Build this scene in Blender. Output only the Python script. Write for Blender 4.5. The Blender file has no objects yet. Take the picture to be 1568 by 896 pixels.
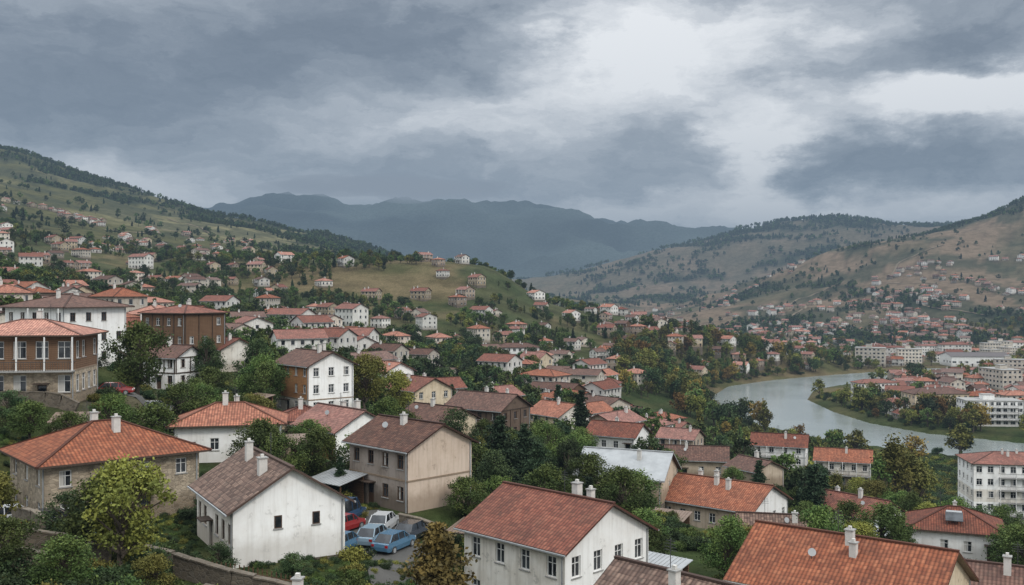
import bpy, bmesh, math, random
import numpy as np
from mathutils import Vector, Matrix
rng=np.random.default_rng(7); random.seed(7)
S=bpy.context.scene
COL=S.collection
rad=math.radians

# ------------------------------------------------------------------ noise
def _h(i,j,s):
    n=(i*374761393+j*668265263+s*144269504)&0xffffffff
    n=((n^(n>>13))*1274126177)&0xffffffff
    return ((n^(n>>16))&0xffff)/65535.0
def vnoise(x,y,s):
    ix=np.floor(x).astype(np.int64); iy=np.floor(y).astype(np.int64)
    fx=x-ix; fy=y-iy
    fx=fx*fx*(3-2*fx); fy=fy*fy*(3-2*fy)
    a=_h(ix,iy,s); b=_h(ix+1,iy,s); c=_h(ix,iy+1,s); d=_h(ix+1,iy+1,s)
    return (a*(1-fx)+b*fx)*(1-fy)+(c*(1-fx)+d*fx)*fy
def fbm(x,y,s=1,o=5):
    t=0; a=.5; w=0
    for k in range(o):
        t=t+a*vnoise(x*2**k+17.3*k,y*2**k-9.1*k,s+k); w+=a; a*=.5
    return t/w
def sst(a,b,x):
    t=np.clip((x-a)/(b-a),0,1); return t*t*(3-2*t)

# ------------------------------------------------------------------ terrain
# heights (m, relative to the viewpoint terrace) by bearing (x/y) and range (y)
BU=np.array([-.678,-.514,-.383,-.252,-.147,-.029,.037,.142,.273,.404,.514,.70])
RD=np.array([5,40,70,110,160,230,330,450,600,720,900,1200,1700,2200,2900,3800,4900,6500,9500,20000.])
B=-58.6
TZ=np.array([
[-8]*12,
[-13,-13.5,-14.5,-15.5,-17,-18,-18.5,-19,-19,-19,-19,-19],
[-15,-16.5,-18,-19,-20.3,-22.5,-23.5,-24,-25,-25,-25.5,-26],
[-10,-13,-16.5,-18,-20.5,-24,-25,-27,-28.5,-30,-31.5,-33],
[-7,-10.5,-13,-17.5,-20.5,-26,-28,-31,-36,-38.5,-41,-45],
[-2,-7,-12,-18,-22.5,-29,-31,-36,-45,-52,-55,-57],
[5,-1,-9,-16,-23,-31,-35,-45,-57,B,B,B],
[18,8,-4,-12,-21,-27,-33,-45,-57,B,B,B],
[38,25,8,0,-6,-11,-24,-37,-56,B,B,B],
[55,42,24,22,24,19,-7,-23,-46,-58,B,B],
[90,64,43,30,15,-5,-28,-40,-57,B,-58,-58],
[150,116,81,55,35,-20,-45,-55,-58,-57,-50,-45],
[240,204,148,100,61,-20,-50,-52,-25,20,31,50],
[350,300,206,136,80,0,-25,-46,48,124,190,250],
[300,250,150,80,40,0,-20,0,40,100,150,200],
[200,150,150,100,50,20,45,140,262,255,250,255],
[150,150,150,120,100,80,60,60,100,150,150,150],
[380,430,420,560,575,535,520,425,375,350,350,350],
[300]*12,[100]*12],float)
def crw(t):
    t2=t*t; t3=t2*t
    return [-.5*t3+t2-.5*t, 1.5*t3-2.5*t2+1, -1.5*t3+2*t2+.5*t, .5*t3-.5*t2]
RIV=np.array([(560,860),(400,800),(300,738),(230,690),(192,658),(161,622),(139,562),(135,500),(138,450),(154,408),(190,371),(243,349),(330,324),(460,292)],float)
RW=30.
def rivdist(x,y):
    best=np.full(x.shape,1e9)
    for a,b in zip(RIV[:-1],RIV[1:]):
        d=b-a; t=np.clip(((x-a[0])*d[0]+(y-a[1])*d[1])/(d@d),0,1)
        best=np.minimum(best,np.hypot(x-a[0]-t*d[0],y-a[1]-t*d[1]))
    return best
PADS=[]
def terrain(x,y):
    x=np.atleast_1d(np.asarray(x,float)); y=np.maximum(np.atleast_1d(np.asarray(y,float)),4.)
    u=np.clip(x/y,BU[0],BU[-1]-1e-6); ld=np.log(np.clip(y,RD[0],RD[-1]-1)); LR=np.log(RD)
    i=np.clip(np.searchsorted(BU,u,side='right')-1,0,len(BU)-2); tu=(u-BU[i])/(BU[i+1]-BU[i])
    j=np.clip(np.searchsorted(LR,ld,side='right')-1,0,len(LR)-2); td=(ld-LR[j])/(LR[j+1]-LR[j])
    wu=crw(tu); wd=crw(td); z=0
    for a in range(4):
        jj=np.clip(j+a-1,0,len(LR)-1); r=0
        for b in range(4):
            ii=np.clip(i+b-1,0,len(BU)-1); r=r+wu[b]*TZ[jj,ii]
        z=z+wd[a]*r
    # summits of the far range
    for (cx,cy,s,a) in [(-1430,6500,380,40),(-380,6500,300,25),(90,6500,260,30),(-900,6500,300,-12)]:
        z=z+a*np.exp(-((x-cx)**2+(y-cy)**2*.3)/(2*s*s))
    rd=rivdist(x,y)
    calm=sst(30,120,rd)*sst(-56,-44,z)
    n=(fbm(x/45,y/45,3,4)-.5)*(.6*sst(60,150,y)+5*sst(400,900,y))
    n=n+(fbm(x/190,y/190,5,5)-.5)*(34*sst(800,2200,y))
    rg=1-np.abs(2*fbm(x/520,y/520,9,6)-1)
    n=n+(rg-.75)*(120*sst(3000,6000,y)+60*sst(1200,2400,y))
    z=z+n*np.clip(calm+.03,0,1)
    w=sst(64,30,rd); z=z*(1-w)+B*w
    z=np.where(rd<RW,B-4.6*sst(RW,RW-10,rd),z)
    for (px,py,pz,r) in PADS:
        w=1-sst(r,r*1.9,np.hypot(x-px,y-py)); z=z*(1-w)+pz*w
    return z
def tz(x,y): return float(terrain(x,y)[0])

# ------------------------------------------------------------------ materials
def newmat(name):
    m=bpy.data.materials.new(name); m.use_nodes=True
    nt=m.node_tree; b=nt.nodes['Principled BSDF']
    return m,nt,b
class NT:
    def __init__(s,nt): s.nt=nt; s.n=nt.nodes; s.l=nt.links
    def add(s,t,**k):
        n=s.n.new(t)
        for a,v in k.items(): setattr(n,a,v)
        return n
    def link(s,a,b): s.l.new(a,b)
    def val(s,sock,v):
        if isinstance(v,bpy.types.NodeSocket): s.l.new(v,sock)
        else: sock.default_value=v
    def math(s,op,a,b=0.,c=None,clamp=False):
        n=s.add('ShaderNodeMath',operation=op); n.use_clamp=clamp
        s.val(n.inputs[0],a); s.val(n.inputs[1],b)
        if c is not None: s.val(n.inputs[2],c)
        return n.outputs[0]
    def noise(s,vec,scale,detail=4,rough=.55,col=False):
        n=s.add('ShaderNodeTexNoise'); 
        if vec is not None: s.l.new(vec,n.inputs['Vector'])
        n.inputs['Scale'].default_value=scale; n.inputs['Detail'].default_value=detail; n.inputs['Roughness'].default_value=rough
        return n.outputs['Color' if col else 'Fac']
    def ramp(s,fac,stops,interp='LINEAR'):
        n=s.add('ShaderNodeValToRGB'); s.l.new(fac,n.inputs[0]); cr=n.color_ramp; cr.interpolation=interp
        while len(cr.elements)<len(stops): cr.elements.new(.5)
        for e,(p,c) in zip(cr.elements,stops):
            e.position=p; e.color=(*c,1) if len(c)==3 else c
        return n.outputs[0]
    def mix(s,f,a,b,bt='MIX'):
        n=s.add('ShaderNodeMix',data_type='RGBA',blend_type=bt)
        s.val(n.inputs[0],f)
        for sk,v in ((n.inputs[6],a),(n.inputs[7],b)):
            if isinstance(v,bpy.types.NodeSocket): s.l.new(v,sk)
            else: sk.default_value=(*v,1) if len(v)==3 else v
        return n.outputs[2]
    def vscale(s,vec,sc):
        n=s.add('ShaderNodeMapping'); s.l.new(vec,n.inputs[0]); n.inputs['Scale'].default_value=sc; return n.outputs[0]
    def mapr(s,v,a,b,c=0.,d=1.):
        n=s.add('ShaderNodeMapRange',interpolation_type='SMOOTHSTEP'); s.l.new(v,n.inputs[0])
        for k,q in enumerate((a,b,c,d)): n.inputs[k+1].default_value=q
        return n.outputs[0]
    def bump(s,h,st,dist,b):
        n=s.add('ShaderNodeBump'); n.inputs['Strength'].default_value=st; n.inputs['Distance'].default_value=dist
        s.l.new(h,n.inputs['Height']); s.l.new(n.outputs[0],b.inputs['Normal'])
def sepz(t,vec):
    n=t.add('ShaderNodeSeparateXYZ'); t.link(vec,n.inputs[0]); return n.outputs
def plaster(name,c,dirt=.5,rough=.9,stone=False,wood=False,var=(.2,.88)):
    m,nt,b=newmat(name); t=NT(nt)
    oc=t.add('ShaderNodeTexCoord').outputs['Object']
    oi=t.add('ShaderNodeObjectInfo')
    d=tuple(v*f for v,f in zip(c,(.62,.55,.47)))
    n1=t.noise(oc,.45,5,.68); f1=t.ramp(n1,[(.42,(0,0,0)),(.66,(1,1,1))])
    col=t.mix(t.math('MULTIPLY',f1,dirt),c,d)
    st=t.noise(t.vscale(oc,(2.2,2.2,.16)),1.3,4,.65); f2=t.ramp(st,[(.48,(0,0,0)),(.72,(1,1,1))])
    col=t.mix(t.math('MULTIPLY',f2,dirt*.9),col,tuple(v*.5 for v in d))
    z=sepz(t,oc)[2]
    base=t.math('MULTIPLY',t.math('SUBTRACT',1.,t.math('MULTIPLY',t.math('ADD',z,t.math('MULTIPLY',n1,-2.)),.8),clamp=True),dirt*1.4,clamp=True)
    col=t.mix(base,col,tuple(v*.6 for v in d))
    # patches where the render has fallen away
    pn=t.noise(oc,.9,4,.75); col=t.mix(t.math('MULTIPLY',t.ramp(pn,[(.61,(0,0,0)),(.64,(1,1,1))]),dirt*1.3,clamp=True),col,tuple(v*.5 for v in c))
    if stone:
        h=t.noise(oc,9,3,.6)
        vo=t.add('ShaderNodeTexVoronoi',feature='DISTANCE_TO_EDGE'); t.link(t.vscale(oc,(2.4,2.4,4.2)),vo.inputs['Vector']); vo.inputs['Scale'].default_value=1.
        vc=t.add('ShaderNodeTexVoronoi'); t.link(t.vscale(oc,(2.4,2.4,4.2)),vc.inputs['Vector']); vc.inputs['Scale'].default_value=1.
        e=t.ramp(vo.outputs['Distance'],[(.0,(0,0,0)),(.09,(1,1,1))])
        g=t.ramp(sepz(t,vc.outputs['Color'])[0],[(0,(.55,.55,.55)),(1,(1.,1.,1.))])
        col=t.mix(1.,col,g,'MULTIPLY'); col=t.mix(e,tuple(v*.55 for v in c),col); h=t.math('ADD',e,t.math('MULTIPLY',h,.3))
        t.bump(h,.6,.05,b)
    elif wood:
        w=t.add('ShaderNodeTexWave',bands_direction='Z'); t.link(oc,w.inputs['Vector']); w.inputs['Scale'].default_value=1.4; w.inputs['Distortion'].default_value=.3
        col=t.mix(t.math('MULTIPLY',w.outputs['Fac'],.45),col,tuple(v*.4 for v in c)); t.bump(w.outputs['Fac'],.5,.03,b)
    hs=t.add('ShaderNodeHueSaturation'); t.link(col,hs.inputs['Color'])
    t.link(t.math('MULTIPLY_ADD',oi.outputs['Random'],var[0],var[1]),hs.inputs['Value'])
    t.link(hs.outputs[0],b.inputs['Base Color']); b.inputs['Roughness'].default_value=rough; b.inputs['Specular IOR Level'].default_value=.2
    return m
def tile(name,cs,old=.4,moss=.15):
    m,nt,b=newmat(name); t=NT(nt)
    uv=t.add('ShaderNodeTexCoord').outputs['UV']; oi=t.add('ShaderNodeObjectInfo')
    fl=t.add('ShaderNodeVectorMath',operation='FLOOR'); t.link(t.vscale(uv,(1/.3,1/.38,1)),fl.inputs[0])
    wn=t.add('ShaderNodeTexWhiteNoise',noise_dimensions='3D')
    av=t.add('ShaderNodeVectorMath',operation='ADD'); t.link(fl.outputs[0],av.inputs[0])
    cx=t.add('ShaderNodeCombineXYZ'); t.link(t.math('MULTIPLY',oi.outputs['Random'],91.),cx.inputs[2]); t.link(cx.outputs[0],av.inputs[1])
    t.link(av.outputs[0],wn.inputs['Vector'])
    col=t.ramp(wn.outputs['Value'],[(0,cs[0]),(.5,cs[1]),(1,cs[2])])
    av2=t.add('ShaderNodeVectorMath',operation='ADD'); t.link(uv,av2.inputs[0]); t.link(cx.outputs[0],av2.inputs[1])
    n=t.noise(av2.outputs[0],.45,5,.7)
    f=t.ramp(n,[(.4,(0,0,0)),(.68,(1,1,1))])
    col=t.mix(t.math('MULTIPLY',f,old),col,(.085,.055,.042))
    n2=t.noise(av2.outputs[0],1.9,4,.7)
    col=t.mix(t.math('MULTIPLY',t.ramp(n2,[(.55,(0,0,0)),(.72,(1,1,1))]),moss*2),col,(.13,.12,.09))
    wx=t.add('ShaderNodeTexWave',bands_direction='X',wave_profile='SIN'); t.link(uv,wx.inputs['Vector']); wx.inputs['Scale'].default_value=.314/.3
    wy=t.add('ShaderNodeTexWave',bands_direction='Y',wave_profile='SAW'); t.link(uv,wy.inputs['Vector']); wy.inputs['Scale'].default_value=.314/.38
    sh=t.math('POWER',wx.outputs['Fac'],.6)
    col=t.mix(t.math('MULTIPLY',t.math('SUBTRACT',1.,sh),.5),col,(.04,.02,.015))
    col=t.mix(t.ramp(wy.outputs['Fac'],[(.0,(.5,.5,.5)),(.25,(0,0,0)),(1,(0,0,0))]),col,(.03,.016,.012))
    hs=t.add('ShaderNodeHueSaturation'); t.link(col,hs.inputs['Color'])
    t.link(t.math('MULTIPLY_ADD',oi.outputs['Random'],.55,.66),hs.inputs['Value']); t.link(t.math('MULTIPLY_ADD',oi.outputs['Random'],-.25,1.),hs.inputs['Saturation'])
    t.link(hs.outputs[0],b.inputs['Base Color']); b.inputs['Roughness'].default_value=.85; b.inputs['Specular IOR Level'].default_value=.2
    t.bump(t.math('ADD',sh,t.math('MULTIPLY',wy.outputs['Fac'],.6)),.8,.07,b)
    return m
def simple(name,c,rough=.6,metal=0,var=.25,spec=.4,sc=3.):
    m,nt,b=newmat(name); t=NT(nt)
    oc=t.add('ShaderNodeTexCoord').outputs['Object']
    n=t.noise(oc,sc,4,.6)
    col=t.mix(t.math('MULTIPLY',n,var*2),c,tuple(v*.45 for v in c))
    t.link(col,b.inputs['Base Color']); b.inputs['Roughness'].default_value=rough; b.inputs['Metallic'].default_value=metal; b.inputs['Specular IOR Level'].default_value=spec
    return m
M={}
M['white']=plaster('white_plaster',(.84,.83,.80),.26)
M['offwhite']=plaster('aged_plaster',(.73,.69,.62),.45)
M['cream']=plaster('cream_plaster',(.65,.54,.39),.45)
M['tan']=plaster('tan_render',(.50,.41,.31),.5)
M['pink']=plaster('pinkish_render',(.62,.50,.40),.38)
M['grey']=plaster('grey_render',(.34,.29,.25),.6)
M['brown']=plaster('brown_render',(.14,.10,.075),.6)
M['stone']=plaster('stone_masonry',(.52,.43,.32),.5,stone=True)
M['dstone']=plaster('weathered_stone',(.30,.26,.21),.5,stone=True)
M['wood']=plaster('timber_boards',(.17,.10,.06),.4,wood=True)
M['owood']=plaster('orange_timber',(.46,.23,.10),.4,wood=True)
M['b_white']=plaster('village_white_plaster',(.80,.78,.73),.4,var=(.4,.62))
M['b_off']=plaster('village_aged_plaster',(.68,.62,.53),.5,var=(.4,.62))
M['b_cream']=plaster('village_cream_plaster',(.60,.50,.36),.5,var=(.4,.6))
M['b_tan']=plaster('village_tan_render',(.42,.34,.27),.5,var=(.4,.6))
M['t_orange']=tile('orange_roof_tiles',[(.28,.085,.042),(.41,.125,.056),(.52,.18,.085)],.4,.06)
M['t_red']=tile('red_roof_tiles',[(.19,.06,.04),(.28,.085,.05),(.35,.12,.07)],.5,.1)
M['t_brown']=tile('brown_roof_tiles',[(.11,.055,.042),(.165,.078,.055),(.23,.115,.078)],.5,.2)
M['t_old']=tile('old_roof_tiles',[(.10,.06,.045),(.18,.105,.075),(.29,.18,.125)],.5,.3)
M['metal']=simple('weathered_sheet_metal',(.42,.43,.43),.55,.25,.5,sc=.8)
M['rust']=simple('rusty_sheet_metal',(.24,.17,.13),.7,.1,.5,sc=.8)
M['dmetal']=simple('dark_sheet_metal',(.1,.08,.075),.6,.1,.4,sc=.8)
M['frame']=simple('white_window_frame',(.72,.71,.68),.5)
M['bframe']=simple('brown_window_frame',(.09,.05,.03),.5)
M['trim']=simple('eaves_board',(.30,.22,.15),.7,var=.4)
M['dtrim']=simple('dark_eaves_board',(.07,.045,.03),.7,var=.4)
M['chim']=simple('chimney_render',(.66,.63,.58),.85,var=.4)
M['conc']=simple('concrete',(.34,.33,.31),.9,var=.4,sc=1.)
M['rail']=simple('iron_railing',(.05,.05,.05),.5)
M['curtain']=simple('curtain_cloth',(.5,.48,.44),.9)
m,nt,b=newmat('window_glass'); t=NT(nt)
b.inputs['Roughness'].default_value=.08
oc=t.add('ShaderNodeTexCoord').outputs['Object']; t.link(t.ramp(t.noise(oc,.7,2),[(.4,(.01,.012,.015)),(.62,(.05,.055,.06))]),b.inputs['Base Color'])
M['glass']=m

# ------------------------------------------------------------------ mesh builder
class MB:
    def __init__(s): s.v=[];s.f=[];s.m=[];s.uv=[];s.mats=[]
    def face(s,pts,mat,uv=None):
        i=len(s.v); s.v+= [tuple(p) for p in pts]; s.f.append(list(range(i,i+len(pts))))
        if mat not in s.mats: s.mats.append(mat)
        s.m.append(s.mats.index(mat)); s.uv+= (uv if uv else [(0,0)]*len(pts))
    def hexa(s,p,mat):
        for q in ((3,2,1,0),(4,5,6,7),(0,1,5,4),(1,2,6,5),(2,3,7,6),(3,0,4,7)): s.face([p[k] for k in q],mat)
    def box(s,x0,x1,y0,y1,z0,z1,mat,tp=0.):
        s.hexa([(x0,y0,z0),(x1,y0,z0),(x1,y1,z0),(x0,y1,z0),(x0+tp,y0+tp,z1),(x1-tp,y0+tp,z1),(x1-tp,y1-tp,z1),(x0+tp,y1-tp,z1)],mat)
    def beam(s,a,b,w,h,mat):
        a=Vector(a);b=Vector(b);d=(b-a).normalized(); sd=d.cross(Vector((0,0,1))); sd=(sd.normalized() if sd.length>1e-4 else Vector((1,0,0)))*w/2; up=sd.cross(d).normalized()*h/2
        s.hexa([a-sd-up,a+sd-up,b+sd-up,b-sd-up,a-sd+up,a+sd+up,b+sd+up,b-sd+up],mat)
    def cyl(s,c,ax,r,h,mat,n=12,r2=None):
        c=Vector(c); ax=Vector(ax).normalized(); r2=r if r2 is None else r2
        u=ax.orthogonal().normalized(); w=ax.cross(u)
        A=[c+u*math.cos(k*2*math.pi/n)*r+w*math.sin(k*2*math.pi/n)*r for k in range(n)]
        Bp=[c+ax*h+u*math.cos(k*2*math.pi/n)*r2+w*math.sin(k*2*math.pi/n)*r2 for k in range(n)]
        for k in range(n): s.face([A[k],A[(k+1)%n],Bp[(k+1)%n],Bp[k]],mat)
        s.face(A[::-1],mat); s.face(Bp,mat)
    def mesh(s,name):
        me=bpy.data.meshes.new(name); me.from_pydata(s.v,[],s.f)
        for m in s.mats: me.materials.append(m)
        me.polygons.foreach_set('material_index',s.m)
        ul=me.uv_layers.new(name='UVMap'); ul.data.foreach_set('uv',np.array(s.uv,float).ravel())
        me.update(); return me
def obj(name,me,loc=(0,0,0),rz=0,sc=1):
    o=bpy.data.objects.new(name,me); o.location=loc; o.rotation_euler=(0,0,rz)
    o.scale=(sc,sc,sc) if not isinstance(sc,tuple) else sc
    COL.objects.link(o); return o

def wall(mb,O,D,N,ln,H,st,mats,wins,frame,detail=True):
    O=Vector(O);D=Vector(D);N=Vector(N)
    P=lambda a,z,o=0.: (O+D*a+N*o+Vector((0,0,z)))
    sh=H/st
    xs=sorted(set([0,ln]+[w[0] for w in wins]+[w[1] for w in wins]))
    zs=sorted(set([0]+[sh*k for k in range(1,st+1)]+[w[2] for w in wins]+[w[3] for w in wins]))
    for i in range(len(xs)-1):
        for j in range(len(zs)-1):
            cx=(xs[i]+xs[i+1])/2; cz=(zs[j]+zs[j+1])/2
            if any(w[0]<cx<w[1] and w[2]<cz<w[3] for w in wins): continue
            mt=mats[min(int(cz/sh),len(mats)-1)]
            mb.face([P(xs[i],zs[j]),P(xs[i+1],zs[j]),P(xs[i+1],zs[j+1]),P(xs[i],zs[j+1])],mt)
    def fb(a0,a1,z0,z1,o0,o1,mt):
        mb.hexa([P(a0,z0,o0),P(a1,z0,o0),P(a1,z0,o1),P(a0,z0,o1),P(a0,z1,o0),P(a1,z1,o0),P(a1,z1,o1),P(a0,z1,o1)],mt)
    if detail:  # downpipe
        fb(ln-.28,ln-.18,0,H-.05,.01,.1,M['metal'])
    for (a0,a1,z0,z1,k) in wins:
        mt=mats[min(int((z0+.1)/sh),len(mats)-1)]; r=-.18
        for q in (((a0,z0),(a1,z0)),((a1,z0),(a1,z1)),((a1,z1),(a0,z1)),((a0,z1),(a0,z0))):
            mb.face([P(*q[0]),P(*q[1]),P(*q[1],r),P(*q[0],r)],mt)
        if k=='d':
            mb.face([P(a0,z0,r),P(a1,z0,r),P(a1,z1,r),P(a0,z1,r)],M['bframe']); fb(a0+.1,a1-.1,z0+1.1,z1-.15,r,r+.04,M['glass'])
            fb(a0-.3,a1+.3,z1+.12,z1+.2,.002,.9,M['dtrim']); continue
        mb.face([P(a0,z0,r),P(a1,z0,r),P(a1,z1,r),P(a0,z1,r)],M['glass'])
        if random.random()<.3: fb(a0+.06,a0+(a1-a0)*random.uniform(.3,.5),z0+.06,z1-.06,r+.005,r+.012,M['curtain'])
        e=.075
        fb(a0,a0+e,z0,z1,r+.014,r+.07,frame); fb(a1-e,a1,z0,z1,r+.014,r+.07,frame)
        fb(a0+e,a1-e,z0,z0+e,r+.014,r+.07,frame); fb(a0+e,a1-e,z1-e,z1,r+.014,r+.07,frame)
        if detail:
            c=(a0+a1)/2; fb(c-.035,c+.035,z0+e,z1-e,r+.014,r+.06,frame)
            zz=z0+(z1-z0)*.66; fb(a0+e,c-.035,zz-.025,zz+.025,r+.014,r+.055,frame); fb(c+.035,a1-e,zz-.025,zz+.025,r+.014,r+.055,frame)
        fb(a0-.08,a1+.08,z0-.07,z0-.004,.002,.09,M['conc'])

def rgrid(mb,p00,p10,p11,p01,nu,nv,mat,jit,uvs):
    p=[Vector(q) for q in (p00,p10,p11,p01)]
    G=[]
    for i in range(nu+1):
        for j in range(nv+1):
            a=i/nu;c=j/nv
            q=(p[0]*(1-a)+p[1]*a)*(1-c)+(p[3]*(1-a)+p[2]*a)*c
            uvv=[(uvs[0][k]*(1-a)+uvs[1][k]*a)*(1-c)+(uvs[3][k]*(1-a)+uvs[2][k]*a)*c for k in (0,1)]
            dz=random.uniform(-jit,jit) if 0<i<nu and 0<j<nv else random.uniform(-jit,jit)*.4
            G.append((q+Vector((0,0,dz)),uvv))
    for i in range(nu):
        for j in range(nv):
            ids=[i*(nv+1)+j,(i+1)*(nv+1)+j,(i+1)*(nv+1)+j+1,i*(nv+1)+j+1]
            mb.face([G[k][0] for k in ids],mat,[tuple(G[k][1]) for k in ids])

def mkwins(ln,st,H,n=None,w=.95,h=1.3,door=False,skip=0.,rows=None):
    sh=H/st; out=[]
    if n is None: n=max(1,int(ln/2.6))
    if n==0: return out
    gap=ln/n; h=min(h,sh*.52); di=random.randrange(n)
    for s in range(st):
        if rows is not None and s not in rows: continue
        for i in range(n):
            c=gap*(i+.5)
            if door and s==0 and i==di: out.append((c-.5,c+.5,.02,min(2.1,sh*.8),'d')); continue
            if random.random()<skip: continue
            z0=s*sh+sh*.34
            out.append((c-w/2,c+w/2,z0,z0+h,'w'))
    return out

def house_mesh(name,L,W,H,rise,roof='gable',st=2,mats=('white',),gm=None,rm='t_red',frame='frame',nw=(None,None,None,None),
               oh=.55,chim=1,jit=.025,found=3.5,skip=.05,ww=.95,wh=1.3,balc=None,ant=True,detail=True,trim='dtrim',frows=None,posts=0):
    mb=MB(); R=M[rm]; fm=M[frame]; ms=[M[k] for k in mats]; gms=[M[k] for k in (gm or mats)]
    hl,hw=L/2,W/2
    specs=[((-hl,-hw,0),(1,0,0),(0,-1,0),L,ms,0),((hl,-hw,0),(0,1,0),(1,0,0),W,gms,1),((hl,hw,0),(-1,0,0),(0,1,0),L,ms,2),((-hl,hw,0),(0,-1,0),(-1,0,0),W,gms,3)]
    for O,D,N,ln,mm,k in specs:
        wn=mkwins(ln,st,H,nw[k],ww,wh,door=(k==0),skip=skip,rows=(frows[k] if frows else None))
        wall(mb,O,D,N,ln,H,st,mm,wn,fm,detail)
        if posts:   # exposed timber framing on the upper storeys
            O=Vector(O);D=Vector(D);N=Vector(N); n=nw[k] or 3
            for i in range(n+1):
                a=min(max(ln/n*i,.1),ln-.1); p=O+D*a+N*.05; mb.beam(p+Vector((0,0,H/st+.1)),p+Vector((0,0,H-.02)),.16,.09,M['dtrim'])
            for zz in (H/st+.05,H-.12): mb.beam(O+N*.06+Vector((0,0,zz)),O+D*ln+N*.06+Vector((0,0,zz)),.1,.16,M['dtrim'])
    e=.04
    for a,bb in (((-hl-e,-hw-e),(hl+e,-hw-e)),((hl+e,-hw-e),(hl+e,hw+e)),((hl+e,hw+e),(-hl-e,hw+e)),((-hl-e,hw+e),(-hl-e,-hw-e))):
        mb.face([(*a,-found),(*bb,-found),(*bb,-.01),(*a,-.01)],M['dstone'])
    if st>1 and not posts and random.random()<.5:
        z=H/st
        for (x0,x1,y0,y1) in ((-hl-.05,hl+.05,-hw-.05,-hw-.003),(-hl-.05,hl+.05,hw+.003,hw+.05),(hl+.003,hl+.05,-hw,hw),(-hl-.05,-hl-.003,-hw,hw)):
            mb.box(x0,x1,y0,y1,z-.08,z+.08,M['trim'] if mats[0]!='white' else M['conc'])
    t=.16
    if roof=='gable':
        s=rise/hw; xe=hl+oh; ye=hw+oh; ze=H-s*oh; zt=H+rise
        for sx in (-1,1):
            mb.face([(sx*hl,-hw,H),(sx*hl,hw,H),(sx*hl,0,zt)],gms[-1])
        sl=math.hypot(ye,zt-ze)
        nu=max(3,int(L/1.2)); nv=4
        for sy in (-1,1):
            a=(-xe,sy*ye,ze+t);bq=(xe,sy*ye,ze+t);c=(xe,0,zt+t);d=(-xe,0,zt+t)
            rgrid(mb,a,bq,c,d,nu,nv,R,jit,[(0,0),(2*xe,0),(2*xe,sl),(0,sl)])
            mb.face([(-xe,sy*ye,ze),(xe,sy*ye,ze),(xe,0,zt),(-xe,0,zt)],M[trim])
            mb.face([(-xe,sy*ye,ze),(xe,sy*ye,ze),(xe,sy*ye,ze+t),(-xe,sy*ye,ze+t)],M[trim])
            for sx in (-1,1): mb.face([(sx*xe,sy*ye,ze),(sx*xe,0,zt),(sx*xe,0,zt+t),(sx*xe,sy*ye,ze+t)],R)
            mb.beam((-xe,sy*(ye+.06),ze+.06),(xe,sy*(ye+.06),ze+.06),.11,.1,M['metal'])
        mb.beam((-xe,0,zt+t+.03),(xe,0,zt+t+.03),.3,.12,R)
        rz=lambda y: zt+t-s*abs(y)
    elif roof=='hip':
        xe=hl+oh; ye=hw+oh; rl=max(.05,hl-hw); s=rise/hw; ze=H; zt=H+rise; sl=math.hypot(ye,rise)
        C=[(-xe,-ye,ze+t),(xe,-ye,ze+t),(xe,ye,ze+t),(-xe,ye,ze+t)]; r0=(-rl,0,zt+t); r1=(rl,0,zt+t)
        nu=max(3,int(L/1.2))
        rgrid(mb,C[0],C[1],r1,r0,nu,4,R,jit,[(0,0),(2*xe,0),(xe+rl,sl),(xe-rl,sl)])
        rgrid(mb,C[2],C[3],r0,r1,nu,4,R,jit,[(0,0),(2*xe,0),(xe+rl,sl),(xe-rl,sl)])
        mb.face([C[1],C[2],r1],R,[(0,0),(2*ye,0),(ye,sl)]); mb.face([C[3],C[0],r0],R,[(0,0),(2*ye,0),(ye,sl)])
        mb.face([(-xe,-ye,ze),(xe,-ye,ze),(xe,ye,ze),(-xe,ye,ze)],M[trim])
        for k in range(4):
            a=C[k];bq=C[(k+1)%4]; mb.face([(a[0],a[1],ze),(bq[0],bq[1],ze),bq,a],M[trim])
        for k,r in ((0,r0),(3,r0),(1,r1),(2,r1)): mb.beam(C[k],(r[0],r[1],r[2]+.03),.26,.12,R)
        mb.beam(r0,r1,.28,.16,R)
        rz=lambda y: zt+t-rise/ye*abs(y)
    else:
        mb.box(-hl-.25,hl+.25,-hw-.25,hw+.25,H+.002,H+.3,M['conc']); 
        mb.box(-hl*.3,hl*.1,-hw*.4,hw*.4,H+.302,H+2.4,ms[0]); mb.box(-hl*.3-.2,hl*.1+.2,-hw*.4-.2,hw*.4+.2,H+2.402,H+2.6,M['conc'])
        rz=lambda y:H+.3
        zt=H; 
    for k in range(chim):
        cx=random.uniform(-.75,.75)*(hl if roof!='hip' else max(hl-hw,.8)); cy=random.choice((-1,1))*hw*random.uniform(.08,.4); w=random.uniform(.22,.3); zb=rz(abs(cy)+w)-.3; tp=rz(abs(cy)-w)+random.uniform(.7,1.15) if roof!='flat' else H+1.5
        mb.box(cx-w,cx+w,cy-w,cy+w,zb,tp,M['chim']); mb.box(cx-w-.07,cx+w+.07,cy-w-.07,cy+w+.07,tp+.003,tp+.08,M['conc']); mb.box(cx-.11,cx+.11,cy-.11,cy+.11,tp+.083,tp+.3,M['chim'])
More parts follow.
